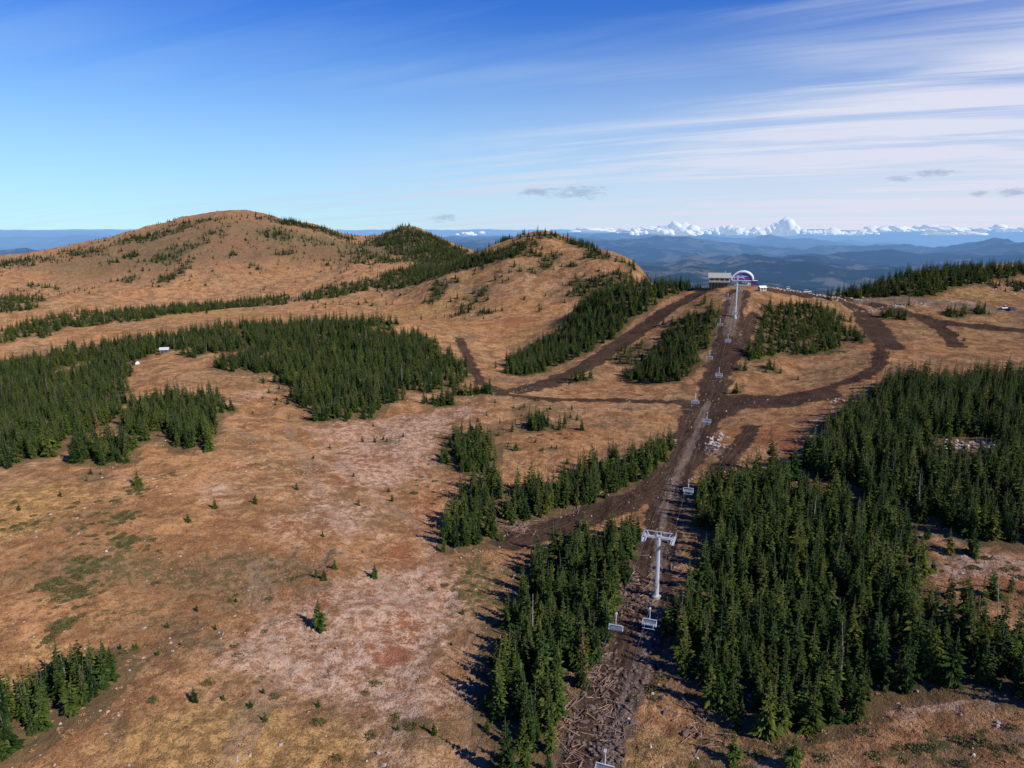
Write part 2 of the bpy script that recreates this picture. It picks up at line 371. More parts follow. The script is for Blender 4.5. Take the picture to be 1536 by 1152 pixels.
stand([(1075,728),(1110,720),(1180,708),(1235,658),(1275,618),(1310,598),(1350,572),(1430,572),(1560,567),(1560,805),(1470,815),(1400,785),(1325,760),(1350,820),(1375,880),(1400,915),(1440,940),(1560,965),(1560,1085),(1480,1060),(1420,1030),(1345,1045),(1305,1085),(1220,1095),(1130,1108),(1060,1068),(1018,1010),(1024,930),(1040,850),(1042,780)],
 2.6,6.5,13,2.0,.18,holes=[[(1385,650),(1500,658),(1498,695),(1400,690)],[(1170,700),(1300,740),(1320,790),(1290,770),(1200,730)]])
stand([(790,860),(860,820),(930,802),(968,834),(940,858),(950,900),(940,945),(915,985),(890,1010),(862,1035),(868,1100),(820,1180),(730,1180),(722,1090),(742,1010),(768,960),(785,900)],2.6,6.5,12.5,1.6,.15)
stand([(666,700),(678,655),(718,652),(744,685),(737,712),(690,715)],2.7,5.5,10.5,1.5,.12)
stand([(676,768),(703,728),(750,722),(750,768),(740,805),(702,828),(668,825)],2.6,6,11.5,1.5,.14)
stand([(750,772),(783,732),(830,740),(900,700),(960,690),(1010,664),(1020,690),(980,715),(900,745),(840,777),(800,782),(753,785)],2.5,6.5,11.5,1.3,.12)
stand([(310,560),(360,530),(430,500),(480,488),(560,492),(640,510),(690,540),(702,575),(650,588),(610,598),(560,620),(520,634),(465,630),(440,592),(410,560),(360,560)],3.2,6.5,11,3,.32)
stand([(-20,555),(120,522),(250,505),(340,492),(480,480),(600,485),(430,512),(330,528),(280,535),(235,535),(180,575),(198,600),(160,640),(110,662),(60,690),(-20,708)],3.5,6.5,11,3,.34,holes=[[(190,545),(250,525),(290,525),(250,560),(200,580)]])
stand([(200,665),(190,615),(240,598),(320,598),(328,620),(322,678),(270,662),(220,642),(200,694),(115,697),(120,665)],2.9,6,11,2,.27)
stand([(-10,1065),(60,1035),(130,995),(168,985),(170,1030),(110,1075),(65,1095),(20,1145),(-10,1150)],2.3,5.5,10,.6,.05)
stand([(440,452),(480,430),(560,420),(640,402),(700,392),(745,378),(790,362),(800,366),(760,388),(700,404),(620,428),(560,434),(500,448)],4.8,6,10.5,4,.25)
stand([(-10,500),(60,480),(140,470),(250,460),(330,455),(440,443),(430,457),(330,464),(200,482),(100,492),(60,507),(-10,518)],4.8,6,10.5,4,.33)
stand([(-10,448),(40,440),(65,455),(30,468),(-10,470)],5,6,10,4,.25)
stand([(562,368),(605,347),(650,356),(700,378),(700,392),(640,392),(600,384)],4.2,7,11,4,.16)
stand([(560,418),(620,398),(600,385),(700,385),(740,372),(700,398),(640,412)],5.5,6,10,5,.3)
stand([(630,455),(665,420),(690,415),(670,440),(645,458)],4.2,6,9,3,.2)
stand([(838,357),(880,366),(930,390),(965,410),(930,398),(880,378)],4.2,6,10,3,.15)
stand([(790,405),(815,380),(850,378),(840,392),(800,412)],4.5,5,8,3,.33)
stand([(700,392),(745,376),(800,358),(805,372),(760,390),(715,405)],4.2,6,10,3,.2)
stand([(850,440),(880,420),(930,405),(965,415),(930,432),(890,445)],4.0,6,9,3,.22)
stand([(758,562),(770,540),(850,490),(868,465),(900,440),(960,428),(1062,420),(1045,432),(985,450),(935,490),(880,530),(805,562)],3.3,6.5,11.5,2.2,.2)
stand([(945,570),(960,548),(990,520),(1005,490),(1040,472),(1082,470),(1072,512),(1040,552),(1020,573)],3.0,6,10.5,2,.25)
stand([(908,545),(970,520),(978,508),(930,525)],3.2,4,7,1.5,.25)
stand([(1100,555),(1130,505),(1150,465),(1205,460),(1262,472),(1290,515),(1230,530),(1160,530),(1112,558)],3.2,5.5,10,2.5,.34)
stand([(1225,450),(1290,435),(1350,415),(1420,405),(1560,403),(1560,412),(1450,430),(1370,446),(1280,452)],3.6,7,11.5,3,.18)
stand([(1410,470),(1480,458),(1480,470),(1420,478)],3.5,6,9,2,.25)
clump([(1338,475,5,4,22),(1530,430,5,6,25),(690,590,3,3,9),(720,590,4,3,16),(655,605,4,3,14),(810,640,5,4,16),(800,632,3,2,6),(870,570,3,2,8),(1160,555,2,2,6),(950,540,3,3,8),(725,470,10,6,18),(650,560,6,6,18),
 (1060,455,3,3,6),(990,785,1.5,4,7),(960,800,3,3,8),(1500,905,8,3,6)],5,9.5)
clump([(252,385,12,26,110),(255,415,8,16,70),(197,385,5,12,30),(195,420,8,6,22),(120,378,16,10,60),(60,389,25,12,80),(20,396,20,12,60),(200,360,18,10,70),(270,344,14,14,70),(230,354,12,10,50),(420,352,14,16,80),(350,383,3,7,14),(440,334,20,8,110),(470,342,20,8,110),(505,354,22,8,90),(395,327,16,5,20),(300,332,16,5,24),
 (535,380,14,14,60),(560,388,18,14,80),(590,392,14,10,50),(430,380,10,8,20),(605,345,22,14,110),(580,356,22,14,90),(635,352,22,14,90),(790,380,6,6,14),(770,405,5,5,8),(715,440,14,6,24),(700,460,10,6,14),(760,354,14,5,40),(800,352,12,4,14),(830,354,9,4,24),(880,420,9,8,20),(600,430,14,6,18),(310,465,12,4,10),(860,400,8,6,10),(690,470,14,8,20),(320,350,9,6,16),(520,395,20,10,40),(160,395,8,6,14),(380,400,6,4,8),(280,395,5,14,18),(60,430,12,5,16),(400,350,6,10,14),(540,368,20,8,50),(300,365,10,14,18),(480,365,18,12,40),(140,382,18,8,30)],5,10)
sx=rng.uniform(-700,250,3400); sy=rng.uniform(560,1250,3400); k=vnoise(sx/45,sy/60,77)*.7+vnoise(sx/14,sy/18,78)*.3>.56; plant(sx[k],sy[k],2.0,7.5)
sx=rng.uniform(-100,240,260); sy=rng.uniform(170,520,260); k=vnoise(sx/25,sy/25,78)>.72; plant(sx[k],sy[k],1.5,4)
sx=rng.uniform(-120,30,420); sy=rng.uniform(90,340,420); k=vnoise(sx/30,sy/30,79)>.60; plant(sx[k],sy[k],.9,3.2)
LONE=[(283,783,2.4),(562,866,3.3),(480,943,6.0),(502,853,2.4),(487,870,2.6),(474,866,2.2),(292,1052,2.6),(484,805,1.7),(538,758,2),(588,752,2.3),(583,738,1.8),(753,812,2.6),(495,672,1.6),(470,688,1.8),(774,676,3.6),(873,645,4.6),(1103,590,5.2),(1100,1143,4.5),(1188,1152,5),(1380,842,5),(1215,1095,6),(207,730,5),(575,660,2),(605,655,2),(530,715,1.5),(395,575,4),(310,470,5),(560,640,2),(1458,832,6),(395,1040,1.2),(335,1050,1.3),(1390,808,3.5)]
for i,(u,v,h) in enumerate(LONE):
    p=site(u,v); src=YOUNG[i%4]; ob=bpy.data.objects.new('fir_tree',src.data); s=h/10
    ob.location=(p[0],p[1],float(hz(p[0],p[1]))-.05); ob.scale=(s*1.15,s*1.15,s); ob.rotation_euler=(0,0,i*1.7); COL.objects.link(ob)
def blobs(kind,name,cs,smin,smax,nidx,flat=1.0,tilt=.05,sink=.05):
    X=[];Y=[]
    for u,v,rx,ry,cnt in cs:
        p=site(u,v); X.append(p[0]+rng.normal(0,rx,cnt)); Y.append(p[1]+rng.normal(0,ry,cnt))
    X=np.concatenate(X);Y=np.concatenate(Y); s=rng.uniform(smin,smax,len(X))**1.3
    instances(name,kind,X,Y,hz(X,Y)-sink,s,s*flat,rng.integers(0,nidx,len(X)),tilt)
blobs('shrub','juniper_shrubs',[(185,775,2.5,2,40),(110,890,2.2,2,46),(125,855,1.5,2,26),(190,810,2,1.5,26),(75,880,1.5,1.5,20),(90,935,1.5,1.5,20),(70,960,1,1,12),(205,735,2,3,24),(245,715,2,2,14),(25,790,3,3,20),(370,1000,8,9,18),(600,1090,6,6,10),(1400,1120,5,2,26),(1150,1140,5,3,22),(1530,1120,3,2,16),(990,1040,3,3,14),(700,860,3,8,20),(1500,850,5,3,24),(170,790,1,4,12),(1350,790,5,5,20),(820,650,6,4,25),(640,740,4,6,16),(1240,530,9,3,20),(150,840,8,8,30),(400,350,30,30,60),(260,380,30,30,60),(120,760,10,8,20),(300,880,14,10,16)],.4,1.15,3,.6)
gx=rng.uniform(-130,130,14000); gy=rng.uniform(68,240,14000); k=(vnoise(gx/9,gy/9,21)+.4*vnoise(gx/1.8,gy/1.8,22)>.72)&(roaddist(gx,gy)>1); gx=gx[k];gy=gy[k]
s=rng.uniform(.3,.9,len(gx)); instances('grass_tufts','grass',gx,gy,hz(gx,gy)-.02,s,s,rng.integers(0,3,len(gx)),.05)
gx=rng.uniform(-120,130,9000); gy=rng.uniform(75,330,9000); k=vnoise(gx/16,gy/16,31)*.7+vnoise(gx/4,gy/4,32)*.3>.52; gx=gx[k];gy=gy[k]
s=.08+.34*rng.random(len(gx))**4; instances('scattered_stones','rock',gx,gy,hz(gx,gy),s,s,rng.integers(0,5,len(gx)),.4)
blobs('rock','boulder_pile',[(1072,668,1.8,3,50),(1078,655,1.5,2,20),(1445,668,6,2.5,90),(1480,672,3,2,30),(1200,437,12,3,90),(1255,447,9,3,50),(1500,432,7,4,70),(1170,434,6,2,30),(655,548,5,5,40),(640,575,3,3,24),(1330,462,12,1.5,80),(1270,600,3,5,24),(640,560,4,6,30)],.3,1.0,5,.9,.4,0)
blobs('clod','dirt_heap',[(940,880,1.6,5,90),(1000,1010,1.2,8,110),(920,1010,1.6,7,140),(950,920,1.4,6,90),(895,1080,1.4,6,110),(1020,740,1.3,12,120),(1060,510,1.4,10,60),(1100,500,2,16,110),(1072,672,2.4,3.4,90),(1130,480,2,14,60),(1010,830,1.2,8,80),(900,1130,1.5,3,60)],.12,.75,4,.8,.4,0)
blobs('log','cut_log_pile',[(850,1050,1.8,6,80),(775,792,2.2,2.2,120),(895,1005,1.4,7,100),(935,900,1.3,5,60),(760,572,5,3,90),(740,568,2,3,30),(1005,960,.9,7,40),(850,1110,1.5,5,60),(1135,462,2,4,40),(860,760,1.5,3,20),(1050,1085,2,4,50),(960,870,1.3,6,50),(820,585,10,3,40),(920,1060,1.2,6,50),(1012,860,1,8,30),(1100,500,2,14,40)],.35,.95,4,1,.35,-.12)
# ------------------------------------------------------------ ground sheet
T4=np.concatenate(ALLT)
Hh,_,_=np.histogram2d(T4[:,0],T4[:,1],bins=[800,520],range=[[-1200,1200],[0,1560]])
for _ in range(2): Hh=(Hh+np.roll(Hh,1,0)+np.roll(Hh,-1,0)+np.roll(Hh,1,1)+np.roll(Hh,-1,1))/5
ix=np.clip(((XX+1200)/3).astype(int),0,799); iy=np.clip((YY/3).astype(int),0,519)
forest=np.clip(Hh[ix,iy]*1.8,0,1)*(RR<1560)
dirt=np.zeros(XX.shape);track=np.zeros(XX.shape);rut=np.zeros(XX.shape);faint=np.zeros(XX.shape)
sel=(RR<850)&(RR>70)&(np.abs(AA)<.72)
xs=XX[sel];ys=YY[sel]; jit=(fbm(xs/4,ys/4,41,3)-.5)*4.0
wid=.9+np.hypot(xs,ys)/600
d1,c1_=roaddist(xs,ys,('dirt',),both=True); d2,c2_=roaddist(xs,ys,('track',),both=True)
dirt[sel]=1-sstep(-wid,wid,d1+jit); track[sel]=1-sstep(-wid*.8,wid*.8,d2+jit*.5)
cd=np.minimum(c1_,c2_)+(vnoise(xs/6,ys/6,43)-.5)*.8
rut[sel]=(np.exp(-((cd-.95)/.38)**2)+.8*np.exp(-((cd-2.6)/.45)**2)+.5*np.exp(-((cd-4.3)/.5)**2))*(.4+.6*vnoise(xs/9,ys/9,44))
fd=roaddist(xs,ys,('faint',),FAINTW)+(fbm(xs/12,ys/12,45,3)-.5)*5
faint[sel]=np.exp(-((np.abs(fd)-.7)/.5)**2)*(vnoise(xs/14,ys/14,46)>.3)
def gs(cs):
    o=np.zeros(XX.shape,'f')
    for u,v,rx,ry,a in cs:
        p=site(u,v); r0=math.hypot(*p); m_=3*max(rx,ry)
        j0=int(np.searchsorted(rs,max(31,r0-m_))); j1=int(np.searchsorted(rs,r0+m_))
        o[:,j0:j1]+=a*np.exp(-((XX[:,j0:j1]-p[0])/rx)**2-((YY[:,j0:j1]-p[1])/ry)**2)
    return np.clip(o,0,1)
pale=gs([(560,700,22,26,.7),(620,640,16,30,.7),(500,780,16,16,.6),(540,900,16,16,.7),(480,990,12,10,.85),(440,970,10,8,.7),(640,900,8,22,.8),(620,1050,10,12,.7),(360,600,10,30,.6),(330,740,9,9,.5),(1460,850,14,6,.9),(1350,780,10,10,.7),(1520,800,10,6,.6),(700,620,10,10,.6),(1400,1060,12,4,.6),(520,640,16,20,.5),(650,560,12,20,.6),(1420,455,30,5,.7),(220,660,10,10,.4),(400,850,8,10,.4),(820,420,30,20,.35),(350,380,30,40,.2)])
gold=gs([(20,780,20,16,1),(60,740,14,14,.7),(330,1110,18,8,1),(120,640,12,20,.7),(60,1000,16,10,.6),(200,600,10,40,.5),(760,980,6,18,.5),(1010,1130,8,5,1),(950,1140,8,5,.7),(380,1120,16,6,.7),(1450,440,40,12,.8),(1320,500,12,16,.8),(620,470,50,30,.6),(780,500,20,50,.6),(700,430,40,40,.5),(400,720,12,12,.4),(300,470,100,50,.6),(940,440,20,12,.6)])
red=gs([(590,985,4,3,1),(560,690,8,6,.6),(600,830,4,12,.6),(640,760,5,16,.6),(780,480,18,20,.8),(1150,650,9,12,.8),(1180,670,10,8,.7),(860,580,14,6,.3),(380,700,8,5,.7),(1530,880,8,5,.9),(480,900,5,5,.5),(760,500,20,40,.5),(850,650,14,12,.5),(520,720,6,10,.6),(700,830,5,8,.3),(350,360,60,60,.4),(600,940,5,6,.5),(680,620,8,10,.4),(420,790,6,5,.5),(250,850,6,5,.4)])
shr=gs([(185,775,3,2.6,1),(110,890,3,2.5,1),(125,855,2.4,2.4,.9),(190,810,2.6,2,.9),(75,880,2,2,.8),(90,935,2,2,.9),(205,735,2.6,4,.8),(1400,1120,6,2.4,.7),(400,700,7,4,.5),(1240,530,14,3,.7),(160,930,8,5,.4),(740,880,6,14,.5),(420,350,60,40,.62),(260,380,50,60,.58),(700,850,4,20,.5),(1150,1140,8,3,.5),(150,840,12,10,.42),(620,370,70,60,.65),(120,400,60,40,.45),(520,370,50,40,.5),(300,860,20,10,.3),(820,390,30,20,.4)])
dark=gs([(300,860,26,12,.75),(120,780,14,12,.65),(420,860,12,12,.5),(1100,640,10,6,.4),(800,860,10,14,.6),(740,1050,6,16,.6),(1330,505,9,10,.9),(1300,490,8,8,.6),(330,350,200,140,.66),(200,390,120,80,.55),(900,640,30,10,.4),(1050,1120,14,6,.6),(150,1080,14,6,.6),(560,780,6,6,.3),(620,370,80,80,.6),(70,860,14,10,.5),(260,950,14,10,.55),(1450,1130,20,6,.5),(700,700,6,14,.4),(500,380,60,60,.5)])
na,nr=XX.shape
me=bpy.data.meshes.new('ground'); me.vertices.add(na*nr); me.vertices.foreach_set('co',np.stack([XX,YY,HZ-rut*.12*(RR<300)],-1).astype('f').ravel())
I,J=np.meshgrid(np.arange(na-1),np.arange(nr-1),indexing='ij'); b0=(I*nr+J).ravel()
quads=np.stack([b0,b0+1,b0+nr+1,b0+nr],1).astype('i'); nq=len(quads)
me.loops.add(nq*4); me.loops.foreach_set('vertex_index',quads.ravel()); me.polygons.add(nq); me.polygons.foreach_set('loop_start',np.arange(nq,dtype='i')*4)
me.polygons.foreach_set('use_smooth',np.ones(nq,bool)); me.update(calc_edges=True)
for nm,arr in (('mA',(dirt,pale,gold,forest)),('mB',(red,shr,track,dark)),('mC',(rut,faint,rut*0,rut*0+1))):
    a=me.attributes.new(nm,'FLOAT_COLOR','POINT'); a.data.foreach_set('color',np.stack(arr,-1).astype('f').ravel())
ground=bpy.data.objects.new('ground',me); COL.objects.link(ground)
m,nt,out=newmat('alpine_ground')
geo=N(nt,'ShaderNodeNewGeometry'); pos=geo.outputs['Position']
aA=N(nt,'ShaderNodeAttribute',attribute_name='mA'); aB=N(nt,'ShaderNodeAttribute',attribute_name='mB')
sA=N(nt,'ShaderNodeSeparateColor',{0:aA.outputs['Color']}); sB=N(nt,'ShaderNodeSeparateColor',{0:aB.outputs['Color']})
sC=N(nt,'ShaderNodeSeparateColor',{0:N(nt,'ShaderNodeAttribute',attribute_name='mC').outputs['Color']}); RU,FA,_x=sC.outputs
D,PA,GO=sA.outputs; FO=aA.outputs['Alpha']; RE,SH,TR=sB.outputs; DK=aB.outputs['Alpha']
n50=noise(nt,pos,.026,3,.6); n12=noise(nt,pos,.11,5,.72,.5); n3=noise(nt,pos,.5,4,.75,.3); n1=noise(nt,pos,2.2,3,.75); nf=noise(nt,pos,6.5,2,.8)
def thr(mask,nz,w=.16,k=2.4):
    s=mt(nt,'ADD',mask,mt(nt,'MULTIPLY',mt(nt,'SUBTRACT',nz,.5),k)); return mr(nt,s,.5-w,.5+w)
c=mx(nt,mr(nt,n12,.40,.60),(0.235,0.115,0.050),(0.50,0.275,0.128))
c=mx(nt,mr(nt,n50,.44,.58,0,.6),c,mx(nt,mr(nt,n12,.4,.6),(0.29,0.13,0.048),(0.52,0.25,0.092)))
c=mx(nt,mt(nt,'MULTIPLY',mr(nt,n50,.50,.38),mr(nt,n3,.44,.56,0,.6)),c,(0.185,0.135,0.055))
c=mx(nt,mr(nt,n3,.50,.62,0,.55),c,(0.165,0.088,0.042))
c=mx(nt,mr(nt,n3,.47,.36,0,.3),c,(0.57,0.37,0.22))
c=mx(nt,mt(nt,'MULTIPLY',thr(GO,n12,.25),.75),c,mx(nt,mr(nt,n3,.38,.60),(0.56,0.33,0.115),(0.25,0.14,0.047)))
c=mx(nt,mt(nt,'MULTIPLY',thr(PA,n12,.28,2.6),.62),c,mx(nt,mr(nt,n3,.40,.60),(0.60,0.44,0.34),(0.33,0.17,0.10)))
c=mx(nt,mt(nt,'MULTIPLY',thr(DK,n12,.25,3.0),.8),c,mx(nt,mr(nt,n3,.42,.58),(0.21,0.13,0.062),(0.095,0.064,0.030)))
c=mx(nt,mt(nt,'MULTIPLY',thr(RE,n3,.25),.75),c,(0.29,0.09,0.042))
c=mx(nt,mr(nt,n1,.50,.64,0,.7),c,mx(nt,1.0,c,(0.48,0.43,0.35),'MULTIPLY'))
c=mx(nt,mr(nt,nf,.57,.66,0,.38),c,(0.60,0.45,0.32))
c=mx(nt,mr(nt,nf,.44,.30,0,.55),c,(0.08,0.055,0.025))
c=mx(nt,mt(nt,'MULTIPLY',thr(SH,n3,.15,2.8),.85),c,mx(nt,n1,(0.065,0.068,0.027),(0.15,0.135,0.055)))
c=mx(nt,mt(nt,'MULTIPLY',FA,.45),c,mx(nt,mr(nt,n1,.4,.6),(0.16,0.10,0.065),(0.45,0.33,0.23)))
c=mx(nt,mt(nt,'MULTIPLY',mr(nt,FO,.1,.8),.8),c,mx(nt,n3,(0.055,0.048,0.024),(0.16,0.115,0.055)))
c=mx(nt,mt(nt,'MULTIPLY',thr(D,n3,.3,1.4),.97),c,mx(nt,mr(nt,n1,.44,.70),mx(nt,mr(nt,n12,.4,.6),(0.042,0.025,0.017),(0.078,0.048,0.033)),(0.14,0.09,0.062)))
c=mx(nt,mt(nt,'MULTIPLY',thr(TR,n3,.3,1.6),.75),c,mx(nt,mr(nt,n1,.35,.65),(0.13,0.086,0.06),(0.34,0.25,0.185)))
rd_=mt(nt,'MULTIPLY',RU,mt(nt,'MAXIMUM',D,TR)); c=mx(nt,mt(nt,'MULTIPLY',rd_,.75,True),c,(0.035,0.022,0.016))
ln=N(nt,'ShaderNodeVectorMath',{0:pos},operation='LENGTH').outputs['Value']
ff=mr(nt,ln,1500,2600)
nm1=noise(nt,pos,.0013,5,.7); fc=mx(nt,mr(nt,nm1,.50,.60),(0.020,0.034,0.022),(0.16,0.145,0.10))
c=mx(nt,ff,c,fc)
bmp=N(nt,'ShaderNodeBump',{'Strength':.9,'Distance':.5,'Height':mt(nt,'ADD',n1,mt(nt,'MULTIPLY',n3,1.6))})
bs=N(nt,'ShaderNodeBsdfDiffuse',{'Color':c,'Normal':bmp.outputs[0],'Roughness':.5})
haze_glow_fac=mt(nt,'SUBTRACT',1.0,mt(nt,'EXPONENT',mt(nt,'MULTIPLY',mt(nt,'MAXIMUM',mt(nt,'SUBTRACT',ln,600),0),-1/15500.0)))
haze_glow_col=mx(nt,mr(nt,ln,2000,52000),(0.075,0.175,0.40),(0.23,0.44,0.80))
em=N(nt,'ShaderNodeEmission',{'Color':haze_glow_col,'Strength':1.0})  # airlight painted into the ground: blue emission growing with distance from the origin
ms=N(nt,'ShaderNodeMixShader',{0:haze_glow_fac,1:bs.outputs[0],2:em.outputs[0]}); nt.links.new(ms.outputs[0],out.inputs[0])
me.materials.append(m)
# ------------------------------------------------------------ chairlift
STEEL=simple('galvanised_steel',(0.58,0.60,0.62),.45,.2,.08); DSTEEL=simple('dark_steel',(0.10,0.10,0.11),.5,.4); CONC=simple('concrete',(0.42,0.40,0.37),.9)
WHITE=simple('white_paint',(0.78,0.78,0.78),.4,0,.04); PURP=simple('purple_panel',(0.10,0.03,0.30),.35,0,.1); BLUEG=simple('blue_panel',(0.04,0.10,0.42),.3,0,.1); PINK=simple('magenta_panel',(0.45,0.03,0.28),.35,0,.1)
GLASS=simple('dark_glass',(0.03,0.04,0.05),.1,0,.1); SEAT=simple('seat_pad',(0.20,0.23,0.28),.6)
O=np.array([28.5,131.0]); tv=np.array([.3367,.9416]); nv=np.array([.9416,-.3367]); ang=math.atan2(-tv[0],tv[1])
RZ=([40,76,107,131,158,200,241,282,330,380,415,440],[-62,-60.6,-59.4,-58.6,-55.8,-50.6,-45.4,-39.8,-32.6,-24.3,-26.2,-28.4])
def lp(y,off): 
    p=O+tv*((y-O[1])/tv[1])+nv*off; return np.array([p[0],p[1],float(np.interp(y,*RZ))])
def tower(y):
    b=lp(y,0); g=float(hz(b[0],b[1])); h=b[2]-g
    mb=MB(); mb.cyl((0,0,-.8),(0,0,.35),1.0,.9,14,2); mb.cyl((0,0,.35),(0,0,h+.3),.46,.32,14,0)
    mb.cyl((0,0,.35),(0,0,.5),.7,.7,14,0)
    mb.box((0,0,h+.35),(5.4,.36,.4),0); mb.box((0,0,h+.62),(.9,.5,.4),0)
    mb.cyl((-1.8,0,h+.4),(-2.4,0,h+1.5),.07,.07,6,0);mb.cyl((1.8,0,h+.4),(2.4,0,h+1.5),.07,.07,6,0); mb.box((0,0,h+1.5),(5.2,.12,.12),0)
    mb.cyl((-.5,0,h+.6),(-.3,0,h+1.5),.06,.06,6,0);mb.cyl((.5,0,h+.6),(.3,0,h+1.5),.06,.06,6,0)
    for s in(-1,1):
        x=s*2.4
        mb.box((x,0,h+.12),(.14,4.0,.2),0)
        for k in range(8):
            yy=-1.82+k*.52; mb.cyl((x-.08,yy,h-.12),(x+.08,yy,h-.12),.22,.22,10,1)
        mb.box((x+s*.45,0,h+.0),(.45,4.2,.05),0)
        for k in range(5): mb.cyl((x+s*.65,-2.0+k*1.0,h),(x+s*.65,-2.0+k*1.0,h+.95),.025,.025,4,0)
        mb.box((x+s*.65,0,h+.95),(.04,4.1,.04),0); mb.box((x+s*.65,0,h+.5),(.03,4.1,.03),0)
    for k in range(int(h/.45)): mb.box((0,-.58,.8+k*.42),(.42,.04,.04),0)
    for s in(-.21,.21): mb.box((s,-.58,h/2+.3),(.04,.05,h-.8),0)
    mb.obj('chairlift_tower',[STEEL,DSTEEL,CONC],(b[0],b[1],g),ang)
for y in (131,380): tower(y)
def chair(y,off):
    b=lp(y,off); mb=MB()
    mb.box((0,0,0),(.26,.6,.25),0)
    mb.cyl((0,0,0),(0,.25,-1.0),.07,.07,6,0); mb.cyl((0,.25,-1.0),(0,.1,-1.9),.07,.07,6,0)
    mb.cyl((-1.1,.1,-1.9),(1.1,.1,-1.9),.07,.07,6,0)
    for s in(-1.1,1.1):
        mb.cyl((s,.1,-1.9),(s,.25,-2.75),.06,.06,6,0); mb.cyl((s,.25,-2.75),(s,-.45,-2.8),.06,.06,6,0)
        mb.cyl((s,.1,-2.2),(s,-.55,-2.35),.04,.04,5,0)
    mb.box((0,-.1,-2.78),(2.1,.5,.12),1); mb.box((0,.2,-2.45),(2.1,.08,.55),1)
    mb.cyl((-1.05,-.55,-2.35),(1.05,-.55,-2.35),.04,.04,5,0); mb.cyl((-.7,-.55,-2.35),(-.7,-.75,-3.1),.03,.03,5,0); mb.cyl((.7,-.55,-2.35),(.7,-.75,-3.1),.03,.03,5,0)
    mb.cyl((-1.0,-.75,-3.1),(1.0,-.75,-3.1),.04,.04,5,0)
    mb.obj('chairlift_chair',[STEEL,SEAT],tuple(b-np.array([0,0,.1])),ang+(0 if off>0 else math.pi))
for y in (76,107,158,200,241,282,323,364,410): chair(y,2.4)
for y in (64,104,214,259,304,348,395): chair(y,-2.4)
mb=MB()
for off in(-2.4,2.4):
    ysn=list(np.linspace(40,440,60))
    for a_,b_ in zip(ysn[:-1],ysn[1:]): mb.cyl(lp(a_,off),lp(b_,off),.035,.035,5)
mb.obj('haul_rope',[DSTEEL])
tb=lp(446,0); tg=float(hz(tb[0],tb[1])); mb=MB()
def arch(y0,y1,R,hh,z0,mi,th=.5,seg=18,closed=True):
    vs=[];fs=[]
    for y in(y0,y1):
        for q in(R,R-th):
            for i in range(seg+1):
                t=math.pi*i/seg; vs.append((q*math.cos(t),y,z0+(hh-(R-q))*math.sin(t)))
    k=seg+1
    for i in range(seg):
        fs+=[(i,i+1,2*k+i+1,2*k+i),(k+i,3*k+i,3*k+i+1,k+i+1),(i,k+i,k+i+1,i+1),(2*k+i,2*k+i+1,3*k+i+1,3*k+i)]
    mb.add(vs,fs,mi)
def disc(y,R,hh,z0,mi,seg=18):
    vs=[(0,y,z0)]+[(R*math.cos(math.pi*i/seg),y,z0+hh*math.sin(math.pi*i/seg)) for i in range(seg+1)]
    mb.add(vs,[(0,i+1,i+2) for i in range(seg)],mi)
arch(-7,7,6.2,5.0,3.4,0,.6); arch(-6.6,6.6,5.5,4.3,3.4,1,.7); disc(-6.2,4.85,3.7,3.4,2); disc(6.2,4.85,3.7,3.4,2)
mb.box((0,-6.6,4.6),(8.6,.25,.5),3); mb.box((0,-6.6,5.7),(6.4,.25,.22),0)
mb.box((0,0,3.2),(11.5,13.6,.36),0)
for i in range(3): arch(-7.15+i*7.0,-6.95+i*7.0,6.35,5.15,3.4,0,.3)
for x in(-3.2,3.2):
    for y in(-4.5,4.5): mb.cyl((x,y,-1),(x,y,3.1),.5,.45,10,4)
mb.box((0,1,.3),(9,15,.8),5); mb.cyl((0,3,2.6),(0,3,2.9),2.6,2.6,20,4)
mb.box((6.9,-2,1.6),(3.0,3.6,2.6),1); mb.box((6.9,-2,3.0),(3.4,4.0,.2),0); mb.box((6.9,-3.85,2.0),(2.2,.1,.9),6)
mb.obj('chairlift_terminal',[WHITE,PURP,BLUEG,PINK,STEEL,CONC,GLASS],(tb[0],tb[1],tg+.3),ang)
SIDING=simple('beige_siding',(0.42,0.38,0.29),.8); ROOF=simple('metal_roof',(0.36,0.36,0.30),.5); WOOD=simple('dark_timber',(0.14,0.10,0.075),.8)
par=bpy.data.objects.new('patrol_lodge',None); COL.objects.link(par); q=site(1082,431); g=float(hz(q[0],q[1]+3)); par.location=(q[0]-.3,q[1]+4,g); par.rotation_euler=(0,0,-.25)
mb=MB(); mb.box((0,0,1.4),(11.5,8,3.4)); mb.obj('lower_storey',[WOOD],parent=par)
mb=MB(); mb.box((0,0,4.5),(12,8.4,2.79)); mb.add([(-6,-4.2,5.9),(6,-4.2,5.9),(6,4.2,5.9),(-6,4.2,5.9),(-6,0,8.1),(6,0,8.1)],[(0,4,3),(1,2,5)]); mb.obj('walls',[SIDING],parent=par)
mb=MB()
for s in(-1,1):
    mb.add([(-6.7,s*4.9,5.55),(6.7,s*4.9,5.55),(6.7,0,8.2),(-6.7,0,8.2),(-6.7,s*4.9,5.75),(6.7,s*4.9,5.75),(6.7,0,8.45),(-6.7,0,8.45)],[(0,1,2,3),(4,7,6,5),(0,4,5,1),(3,2,6,7),(0,3,7,4),(1,5,6,2)])
mb.cyl((3,1,7.5),(3,1,9.4),.3,.3,8); mb.obj('roof',[ROOF],parent=par)
mb=MB()
for x in(-4.4,-1.5,1.5,4.4): mb.box((x,-4.23,4.7),(1.9,.08,1.3),0); 
for x in(-4,0,4): mb.box((x,-4.03,1.6),(1.6,.08,1.6),0)
mb.box((6.03,0,4.7),(.08,3,1.3),0); mb.obj('windows',[GLASS],parent=par)
